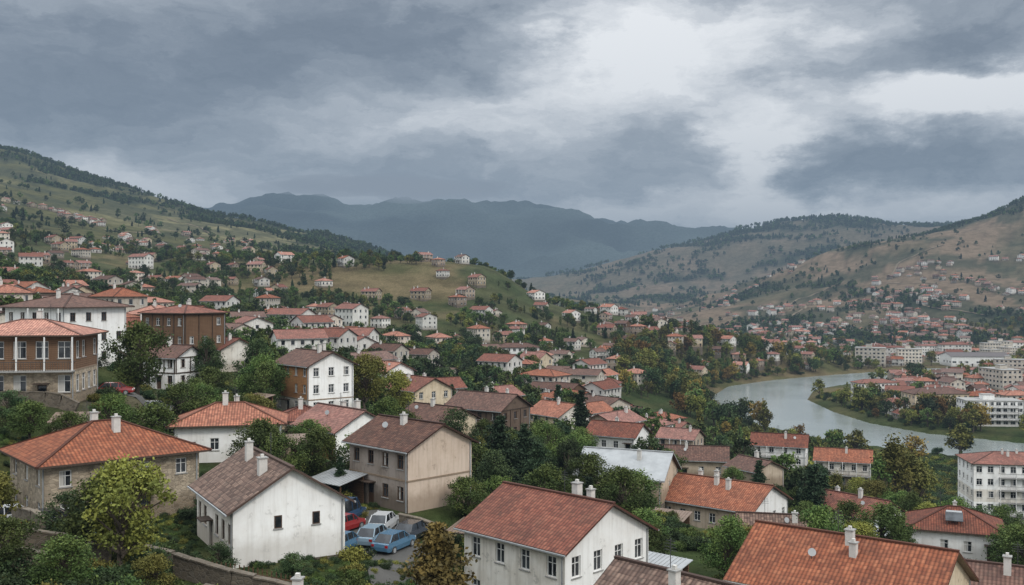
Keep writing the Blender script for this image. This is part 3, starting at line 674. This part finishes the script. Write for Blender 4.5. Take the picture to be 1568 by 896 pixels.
def forecourt(xs,ys,dep):
    # keep the yards on the downhill/street side of the main buildings open
    ok=np.ones(len(xs),bool)
    for hx,hy,r in HEROES:
        if hy>300: continue
        n=math.hypot(hx,hy); ax,ay=-hx/n,-hy/n
        s=np.clip((xs-hx)*ax+(ys-hy)*ay,0,dep+r); ok&=np.hypot(xs-hx-ax*s,ys-hy-ay*s)>r*.8
    return ok
WALLPTS=[[(-34,62.5),(-29,63.8),(-25.2,62.2)],[(-32,58.5),(-27.5,58.8)],[(-29,71),(-23.5,69)],[(-21.5,63.5),(-17,60.5),(-12.5,59)],[(-17.5,56.5),(-13,55.6)],[(-38,75),(-33,70)]]
def yard(xs,ys):
    ok=np.hypot(xs+11.5,ys-81)>6.5
    for pts in WALLPTS:      # beds in front of the retaining walls stay low
        for a,b in zip(pts[:-1],pts[1:]):
            for f in np.linspace(0,1,5):
                ok&=np.hypot(xs-(a[0]+(b[0]-a[0])*f)*.98,ys-(a[1]+(b[1]-a[1])*f)*.98)>1.5
    return ok
xs,ys=uniform_fan(620,-.56,.56,95,175); ok=free(xs,ys,1.2)&(fbm(xs/18,ys/18,44,3)>.42)&forecourt(xs,ys,16); xs,ys=xs[ok][:120],ys[ok][:120]
for x,y in zip(xs,ys): put_tree(random.choice(['broad1','broad2','broad1','broad4','broad3','broad2','con1']),x,y,random.uniform(2.6,6.8),random.uniform(.85,1.3))

def make_lod(nm,specs,nleaf,ls):
    c=bpy.data.collections.new(nm)
    for k,(kind,lm) in enumerate(specs):
        o=bpy.data.objects.new(nm+'_variant',tree_mesh(nm,kind,lm,nleaf,ls,60+k)); c.objects.link(o)
    return c
LODM=make_lod('town_tree_kinds',[('broad','green'),('broad','dark'),('broad','green'),('broad','yellow'),('poplar','green'),('conifer','conifer'),('broad','dark'),('broad','green')],850,.044)
LODR=make_lod('river_tree_kinds',[('broad','green'),('poplar','yellow'),('poplar','green'),('broad','yellow'),('broad','autumn'),('broad','dark'),('broad','yellow')],850,.044)
LODF=make_lod('hill_tree_kinds',[('broad','dark'),('broad','dark'),('conifer','conifer'),('broad','green')],150,.09)
LODB=bpy.data.collections.new('shrub_kinds')
for bm_ in bush:
    LODB.objects.link(bpy.data.objects.new('shrub_variant',bm_))
def scatter(name,coll,x,y,z,sc):
    me=bpy.data.meshes.new(name); me.from_pydata(np.stack([x,y,z],1).tolist(),[],[])
    at=me.attributes.new('size','FLOAT','POINT'); at.data.foreach_set('value',sc)
    o=obj(name,me); ng=bpy.data.node_groups.new(name,'GeometryNodeTree')
    ng.interface.new_socket('Geometry',in_out='INPUT',socket_type='NodeSocketGeometry'); ng.interface.new_socket('Geometry',in_out='OUTPUT',socket_type='NodeSocketGeometry')
    N=ng.nodes; gi=N.new('NodeGroupInput'); go=N.new('NodeGroupOutput'); ip=N.new('GeometryNodeInstanceOnPoints'); ci=N.new('GeometryNodeCollectionInfo')
    ci.inputs['Collection'].default_value=coll; ci.inputs['Separate Children'].default_value=True; ci.inputs['Reset Children'].default_value=True
    ip.inputs['Pick Instance'].default_value=True
    rv=N.new('FunctionNodeRandomValue'); rv.data_type='FLOAT_VECTOR'; rv.inputs[0].default_value=(-.06,-.06,0); rv.inputs[1].default_value=(.06,.06,6.28)
    ri=N.new('FunctionNodeRandomValue'); ri.data_type='INT'; ri.inputs[4].default_value=0; ri.inputs[5].default_value=len(coll.objects)-1
    na=N.new('GeometryNodeInputNamedAttribute'); na.data_type='FLOAT'; na.inputs['Name'].default_value='size'
    l=ng.links; l.new(gi.outputs[0],ip.inputs['Points']); l.new(ci.outputs[0],ip.inputs['Instance']); l.new(rv.outputs[0],ip.inputs['Rotation'])
    l.new(ri.outputs[2],ip.inputs['Instance Index']); l.new(na.outputs[0],ip.inputs['Scale']); l.new(ip.outputs[0],go.inputs[0])
    md=o.modifiers.new('scatter','NODES'); md.node_group=ng
    return o
def scat(name,coll,n,u0,u1,d0,d1,smin,smax,mask=None,m=1.,rivmin=31,rivmax=None,fc=None,br=False,keep=.04,hf=1.):
    x,y=uniform_fan(n,u0,u1,d0,d1); rd=rivdist(x,y); ok=(rd>rivmin)
    if rivmax: ok&=rd<rivmax
    if mask is not None: ok&=mask(x,y)
    if fc: ok&=forecourt(x,y,fc)
    x,y=x[ok],y[ok]; ok=free(x,y,m)&yard(x,y); x,y=x[ok],y[ok]
    sz=smin+(smax-smin)*rng.uniform(0,1,len(x))**1.3; z=terrain(x,y)-.2
    if br:
        ok=(~blocks_river(x,y,z+sz*hf))|(rng.uniform(0,1,len(x))<keep); x,y,z,sz=x[ok],y[ok],z[ok],sz[ok]
    if len(x): scatter(name,coll,x,y,z,sz)
    print(name,len(x))
scat('garden_shrubs',LODB,12000,-.58,.58,45,190,1.2,3.8,lambda x,y:fbm(x/12,y/12,50,3)>.44,.2,fc=3)
scat('ground_weeds',LODB,5000,-.6,.1,44,100,.7,1.5,lambda x,y:fbm(x/6,y/6,58,3)>.42,-1.2)
scat('town_trees',LODM,4300,-.6,.3,172,460,3.5,9,lambda x,y:fbm(x/35,y/35,51,3)>.45,1.,fc=14,br=True)
scat('slope_trees',LODM,5600,-.6,.3,460,900,3,8.5,lambda x,y:fbm(x/50,y/50,52,4)>.49,1.5,br=True)
scat('riverside_trees',LODR,3400,.08,.62,330,800,5,13,lambda x,y:fbm(x/30,y/30,53,3)>.36,2,32,84,br=True,keep=.12)
scat('riverbank_shrubs',LODB,4200,.1,.62,290,720,3,6,lambda x,y:fbm(x/14,y/14,57,3)>.42,2,31,60,br=True,hf=.5)
scat('valley_trees',LODR,2200,.1,.6,230,1300,5,11,lambda x,y:fbm(x/60,y/60,54,3)>.5,2,br=True,keep=.06)
scat('valley_scrub',LODB,5000,.15,.6,185,345,4,7,lambda x,y:fbm(x/20,y/20,59,3)>.42,1.5,31,br=True,hf=.5)
def sparse(x,y):
    p=formask(x,y)*.75+.004+.25*sst(.58,.66,fbm(x/38,y/38,55,4))
    return rng.uniform(0,1,len(x))<p
scat('hillside_woodland',LODF,52000,-.62,.62,850,2700,5,11,sparse,2)
scat('distant_woodland',LODF,24000,-.1,.62,2700,4500,10,18,lambda x,y:(rng.uniform(0,1,len(x))<formask(x,y)*.8+.3*sst(.56,.64,fbm(x/120,y/120,56,4))),2)

# ------------------------------------------------------------------ cars
TAIL=simple('tail_lamp',(.35,.01,.01),.3)
def car_mesh(col,van=False):
    mb=MB(); m,nt,b=newmat('car_paint'); b.inputs['Base Color'].default_value=(*col,1); b.inputs['Roughness'].default_value=.25; b.inputs['Coat Weight'].default_value=.5
    tyre=M['rail']; G=M['glass']
    hz=1.95 if van else 1.45
    sec=[(-2.1,.35,.62,.70),(-2.02,.28,.85,.80),(-1.3,.25,.95,.85),(0,.25,.95,.87),(1.2,.25,.92,.85),(1.95,.28,.78,.80),(2.12,.35,.55,.68)]
    rings=[]
    for x,z0,z1,w in sec: rings.append([(x,-w,z0),(x,-w-.02,(z0+z1)/2),(x,-w*.93,z1),(x,w*.93,z1),(x,w+.02,(z0+z1)/2),(x,w,z0)])
    for a,c in zip(rings[:-1],rings[1:]):
        for k in range(6): mb.face([a[k],a[(k+1)%6],c[(k+1)%6],c[k]],m)
    mb.face(rings[0],m); mb.face(rings[-1],m)
    cab=[(-1.95 if van else -1.75,.9,.74),(-1.7 if van else -1.2,hz,.62),(.45,hz,.62),(1.15,.9,.74)]
    for k in range(3):
        (x0,z0,w0),(x1,z1,w1)=cab[k],cab[k+1]; mb.face([(x0,-w0,z0),(x1,-w1,z1),(x1,w1,z1),(x0,w0,z0)],m if k==1 else G)
    for s in (-1,1):
        mb.face([(x,s*w,z) for x,z,w in cab],G)
        for xx in (-.35,.5):
            mb.beam((xx-.05,s*.755,.92),(xx-.08,s*.635,hz),.07,.05,m)
        mb.beam((cab[0][0],s*.745,.92),(cab[1][0],s*.625,hz),.08,.05,m); mb.beam((cab[3][0],s*.745,.92),(cab[2][0],s*.625,hz),.08,.05,m)
        for xx in (-1.3,1.3): mb.cyl((xx,s*.70,.31),(0,s,0),.31,.2,tyre,14); mb.cyl((xx,s*.905,.31),(0,s,0),.19,.012,M['metal'],10)
        mb.box(1.98,2.1,min(s*.45,s*.72),max(s*.45,s*.72),.58,.72,M['frame']); mb.box(-2.1,-2.03,min(s*.5,s*.74),max(s*.5,s*.74),.62,.8,TAIL)
        mb.box(.75,.9,min(s*.86,s*.98),max(s*.86,s*.98),.93,1.05,m)
    return mb.mesh('parked_car')
CM=[car_mesh(c,v) for c,v in [((.22,.015,.015),0),((.05,.12,.19),0),((.02,.05,.10),1),((.17,.24,.29),0),((.015,.015,.018),0),((.4,.4,.4),0)]]
for k,x,y,r in [(2,-14.6,88.5,70),(0,-14.3,84.6,60),(1,-13.3,78.2,70),(3,-11.2,80.5,75),(1,-9.3,78.5,64),(4,-8.2,82,68),(5,-11,85.2,80),(4,-51.6,118,10),(0,-47.6,119.5,12),(5,-43.5,121.3,8),(4,-33.8,73.2,30),(5,-37.5,74.5,25),(1,-29.8,75.2,40),(5,9,126,20),(5,70,184,30),(1,73,187.5,40),(4,-56,121,8),(3,38,98,10)]:
    obj('parked_car',CM[k],(x,y,tz(x,y)+.05),rad(r))

# ------------------------------------------------------------------ walls, fence, sheds, paved yard
def conform_strip(name,pts,w,mat,dz):
    mb=MB(); pts=np.array(pts,float); P=[]
    for a,c in zip(pts[:-1],pts[1:]):
        n=max(2,int(np.hypot(*(c-a))/(1. if a[1]<400 else 6.))); P+=[a+(c-a)*k/n for k in range(n)]
    P.append(pts[-1]); P=np.array(P); tg=np.gradient(P,axis=0); tg/=np.linalg.norm(tg,axis=1)[:,None]; nn=np.stack([-tg[:,1],tg[:,0]],1)
    offs=np.linspace(-w/2,w/2,5); Q=P[:,None,:]+nn[:,None,:]*offs[None,:,None]; Z=terrain(Q[...,0].ravel(),Q[...,1].ravel()).reshape(Q.shape[:2])+dz
    for i in range(len(P)-1):
        for j in range(4): mb.face([(*Q[i,j],Z[i,j]),(*Q[i+1,j],Z[i+1,j]),(*Q[i+1,j+1],Z[i+1,j+1]),(*Q[i,j+1],Z[i,j+1])],mat)
    return obj(name,mb.mesh(name))
asph=simple('worn_asphalt',(.085,.08,.072),.95,var=.45,sc=.7)
dirt=simple('dirt_track',(.19,.15,.105),1,var=.3,sc=.05,spec=.05)
conform_strip('car_park',[(-15.5,91),(-11,80),(-9,74)],7,asph,.1)
conform_strip('village_lane',[(-58,118.5),(-44,120.5),(-36,122)],4,asph,.1)
conform_strip('village_lane',[(-9,74),(-7,66),(-9,56)],4,asph,.1)
conform_strip('village_lane',[(60,172),(72,186),(95,196)],5,asph,.1)
for tr in ([(640,1350),(600,1450),(640,1560),(700,1640),(660,1750),(720,1850),(820,1900)],[(420,1500),(470,1580),(450,1680),(510,1760),(590,1800)],[(-430,1050),(-400,1130),(-440,1230),(-400,1330),(-450,1440),(-520,1500)]):
    conform_strip('hill_track',tr,3.5,dirt,.9)
def stone_wall(pts,h,name='stone_wall',mat=None):
    mb=MB(); mat=mat or M['dstone']
    for a,c in zip(pts[:-1],pts[1:]):
        n=max(1,int(math.dist(a,c)/1.5))
        for k in range(n):
            p=[a[i]+(c[i]-a[i])*k/n for i in (0,1)]; q=[a[i]+(c[i]-a[i])*(k+1)/n for i in (0,1)]
            t0=tz(*p)+h+random.uniform(-.08,.08); t1=tz(*q)+h; hh=(h+1.)/2
            mb.beam((*p,t0-hh),(*q,t1-hh),.4,h+1,mat)
            mb.beam((*p,t0+.055),(*q,t1+.055),.5,.1,mat)
    obj(name,mb.mesh(name))
for k,pts in enumerate(WALLPTS): stone_wall(pts,(1.5,1.1,1.0,1.3,1.0,1.2)[k])
stone_wall([(-60,108),(-47,107)],1.4); stone_wall([(-10,88),(-6,86.5)],1.); stone_wall([(36,120),(48,124)],1.2); stone_wall([(-44,110),(-38,107)],1.1)
mb=MB()
for k in range(28):
    x=-22+k*.32; y=65.4-k*.1; z=tz(x,y); mb.beam((x,y,z-.2),(x,y,z+1.1),.07,.03,M['wood'])
mb.beam((-22,65.44,tz(-22,65.4)+.8),(-13.4,62.74,tz(-13.4,62.7)+.8),.05,.07,M['wood']); obj('wooden_fence',mb.mesh('wooden_fence'))
def shed(x,y,r,L=4.,W=3.,roofm='rust',open_=True):
    mb=MB(); h0,h1=2.1,2.7
    for sx in (-1,1):
        mb.beam((sx*(L/2-.1),-W/2+.1,-.6),(sx*(L/2-.1),-W/2+.1,h0),.12,.12,M['wood']); mb.beam((sx*(L/2-.1),W/2-.1,-.6),(sx*(L/2-.1),W/2-.1,h1),.12,.12,M['wood'])
    mb.box(-L/2+.17,L/2-.17,W/2-.16,W/2-.06,-.6,h1-.1,M['wood']); mb.box(-L/2+.05,-L/2+.15,-W/2+.2,W/2-.2,-.6,h0-.05,M['tan'])
    if not open_: mb.box(-L/2+.17,L/2*.2,-W/2+.06,-W/2+.14,-.6,h0-.1,M['tan'])
    mb.hexa([(-L/2-.25,-W/2-.3,h0),(L/2+.25,-W/2-.3,h0),(L/2+.25,W/2+.2,h1+.05),(-L/2-.25,W/2+.2,h1+.05),(-L/2-.25,-W/2-.3,h0+.06),(L/2+.25,-W/2-.3,h0+.06),(L/2+.25,W/2+.2,h1+.11),(-L/2-.25,W/2+.2,h1+.11)],M[roofm])
    k=-L/2
    while k<L/2: mb.beam((k,-W/2-.3,h0+.08),(k,W/2+.2,h1+.13),.05,.05,M[roofm]); k+=.4
    obj('lean_to_shed',mb.mesh('lean_to_shed'),(x,y,tz(x,y)),rad(r))
for q in [(-16.8,95.5,-40,4.5,3.,'metal',True),(-3.2,88.5,-30,4,2.6,'rust',False),(-24.5,108,15,4,3,'rust',False),(12.5,84,-40,4,2.8,'metal',False),(20,128,-30,5,3,'rust',False),(44,121,-20,4.5,3,'metal',False),(-36.5,142,-40,4,3,'rust',False),(40,140,-30,5,3,'rust',False),(22,171,-30,5,3.4,'metal',False),(-6,138,-30,5,3,'rust',False),(64,152,-20,5,3,'rust',False),(-45.5,103.5,10,4,3,'rust',False)]: shed(*q)
mb=MB(); mb.cyl((-.9,0,.75),(1,0,0),.33,1.8,M['metal'],14); mb.hexa([(-1,-1.6,.05),(1,-1.6,.05),(1,-.2,.9),(-1,-.2,.9),(-1,-1.6,.12),(1,-1.6,.12),(1,-.2,.97),(-1,-.2,.97)],M['glass'])
for s in (-.8,.8): mb.beam((s,0,-.6),(s,0,.5),.06,.06,M['rail']); mb.beam((s,-1.5,-.6),(s,-1.5,.1),.06,.06,M['rail'])
obj('solar_water_heater',mb.mesh('solar_water_heater'),(55,123.9,-28.2),rad(-22))

# ------------------------------------------------------------------ haze and low cloud volumes
def vol(name,colr,dens):
    hm=bpy.data.materials.new(name); hm.use_nodes=True; t=NT(hm.node_tree); hm.node_tree.nodes.clear()
    ab=t.add('ShaderNodeVolumeAbsorption'); em=t.add('ShaderNodeEmission'); ad=t.add('ShaderNodeAddShader'); ou=t.add('ShaderNodeOutputMaterial')
    ab.inputs[0].default_value=(0,0,0,1); ab.inputs['Density'].default_value=dens
    em.inputs[0].default_value=(*colr,1); em.inputs[1].default_value=dens
    t.link(ab.outputs[0],ad.inputs[0]); t.link(em.outputs[0],ad.inputs[1]); t.link(ad.outputs[0],ou.inputs['Volume']); return hm
mb=MB(); mb.box(-9000,9000,-300,11000,-300,720,vol('valley_haze',(.185,.262,.355),1/7000.)); obj('valley_haze',mb.mesh('valley_haze'))
lc=vol('low_cloud',(.33,.365,.415),1/330.)
r9=np.random.default_rng(99); bm=bmesh.new(); bmesh.ops.create_uvsphere(bm,u_segments=32,v_segments=16,radius=1); pm=bpy.data.meshes.new('low_cloud'); bm.to_mesh(pm); bm.free(); pm.materials.append(lc)
pm.polygons.foreach_set('use_smooth',[True]*len(pm.polygons))
root=bpy.data.objects.new('low_cloud',None); COL.objects.link(root)
for k in range(18):
    o=obj('cloud_puff',pm,(-1230+k*56+r9.uniform(-60,60),5700+r9.uniform(-120,120),592+r9.uniform(-30,45)),r9.uniform(-.3,.3),(r9.uniform(130,320),r9.uniform(100,200),r9.uniform(28,62))); o.parent=root

# ------------------------------------------------------------------ sun and sky
SE,SA=42,140
sd=bpy.data.lights.new('sun','SUN'); sd.energy=1.5; sd.angle=rad(12); sd.color=(1,.95,.88)
so=bpy.data.objects.new('sun',sd); COL.objects.link(so)
dirv=Vector((math.sin(rad(SA))*math.cos(rad(SE)),math.cos(rad(SA))*math.cos(rad(SE)),math.sin(rad(SE))))
so.rotation_euler=dirv.to_track_quat('Z','Y').to_euler(); so.location=dirv*200
W=bpy.data.worlds.new('World'); S.world=W; W.use_nodes=True; t=NT(W.node_tree); W.node_tree.nodes.clear()
out=t.add('ShaderNodeOutputWorld'); sky=t.add('ShaderNodeTexSky',sky_type='NISHITA'); sky.sun_disc=False; sky.sun_elevation=rad(SE); sky.sun_rotation=rad(SA)
bg1=t.add('ShaderNodeBackground'); bg1.inputs[1].default_value=.08; t.link(sky.outputs[0],bg1.inputs[0])
g=t.add('ShaderNodeTexCoord').outputs['Generated']; s=sepz(t,g)
az=t.math('MULTIPLY',t.math('ARCTAN2',s[0],s[1]),57.2958); el=t.math('MULTIPLY',t.math('ARCSINE',s[2]),57.2958)
cb=t.add('ShaderNodeCombineXYZ'); t.link(az,cb.inputs[0]); t.link(el,cb.inputs[1]); ang=cb.outputs[0]
nz=t.noise(t.vscale(ang,(.12,.26,1)),1.,7,.62,col=True)
sb=t.add('ShaderNodeVectorMath',operation='SUBTRACT'); t.link(nz,sb.inputs[0]); sb.inputs[1].default_value=(.5,.5,.5)
ml=t.add('ShaderNodeVectorMath',operation='MULTIPLY'); t.link(sb.outputs[0],ml.inputs[0]); ml.inputs[1].default_value=(15,7,0)
ws=t.add('ShaderNodeVectorMath',operation='ADD'); t.link(ang,ws.inputs[0]); t.link(ml.outputs[0],ws.inputs[1]); wv=ws.outputs[0]
acc=t.math('MULTIPLY_ADD',t.noise(t.vscale(wv,(.13,.42,1)),1.,8,.62),.72,.16)
for (a,e,rx,ry,am) in [(-21,11.5,26,7,-.36),(-7,15,17,5,-.3),(22,13.8,14,4.6,-.28),(9.5,8.8,11,3.2,-.2),(21.5,6.6,13,3.2,-.32),(-7,6.6,18,2.6,-.18),
    (8,14,11,4.4,.6),(-2,10.3,22,4.2,.3),(14,7.8,4.2,6,.62),(24.5,10,11,3,.78),(18,4.0,20,2.6,.45),(-22,5.6,16,3.4,.3),(16,14.6,8,2.6,.3),(2,4,14,2.4,.2)]:
    mp=t.add('ShaderNodeMapping',vector_type='TEXTURE'); t.link(wv,mp.inputs[0]); mp.inputs['Location'].default_value=(a,e,0); mp.inputs['Scale'].default_value=(rx,ry,1)
    gr=t.add('ShaderNodeTexGradient',gradient_type='SPHERICAL'); t.link(mp.outputs[0],gr.inputs[0])
    acc=t.math('ADD',acc,t.mapr(gr.outputs['Fac'],0,1,0,am))
col=t.ramp(acc,[(.0,(.13,.155,.195)),(.2,(.20,.23,.275)),(.42,(.35,.385,.43)),(.62,(.55,.58,.62)),(.78,(.78,.80,.825)),(.95,(.98,.99,1))])
bg2=t.add('ShaderNodeBackground'); t.link(col,bg2.inputs[0]); bg2.inputs[1].default_value=1.15
# thinner, brighter, featureless overcast overhead and behind
bg3=t.add('ShaderNodeBackground'); bg3.inputs[0].default_value=(.90,.95,1,1); t.link(t.mapr(el,8,55,.9,2.75),bg3.inputs[1])
fac=t.math('MAXIMUM',t.mapr(el,20,27),t.mapr(t.math('ABSOLUTE',az),40,60))
mx=t.add('ShaderNodeMixShader'); t.link(fac,mx.inputs[0]); t.link(bg2.outputs[0],mx.inputs[1]); t.link(bg3.outputs[0],mx.inputs[2])
mx2=t.add('ShaderNodeMixShader'); mx2.inputs[0].default_value=.92; t.link(bg1.outputs[0],mx2.inputs[1]); t.link(mx.outputs[0],mx2.inputs[2]); t.link(mx2.outputs[0],out.inputs[0])

cd=bpy.data.cameras.new('camera'); cd.lens=35; cd.sensor_width=36; cd.clip_start=.5; cd.clip_end=60000
co=bpy.data.objects.new('camera',cd); COL.objects.link(co); co.location=(0,0,0); co.rotation_euler=(rad(90),0,0); S.camera=co
S.view_settings.view_transform='Standard'; S.view_settings.look='None'; S.view_settings.exposure=0
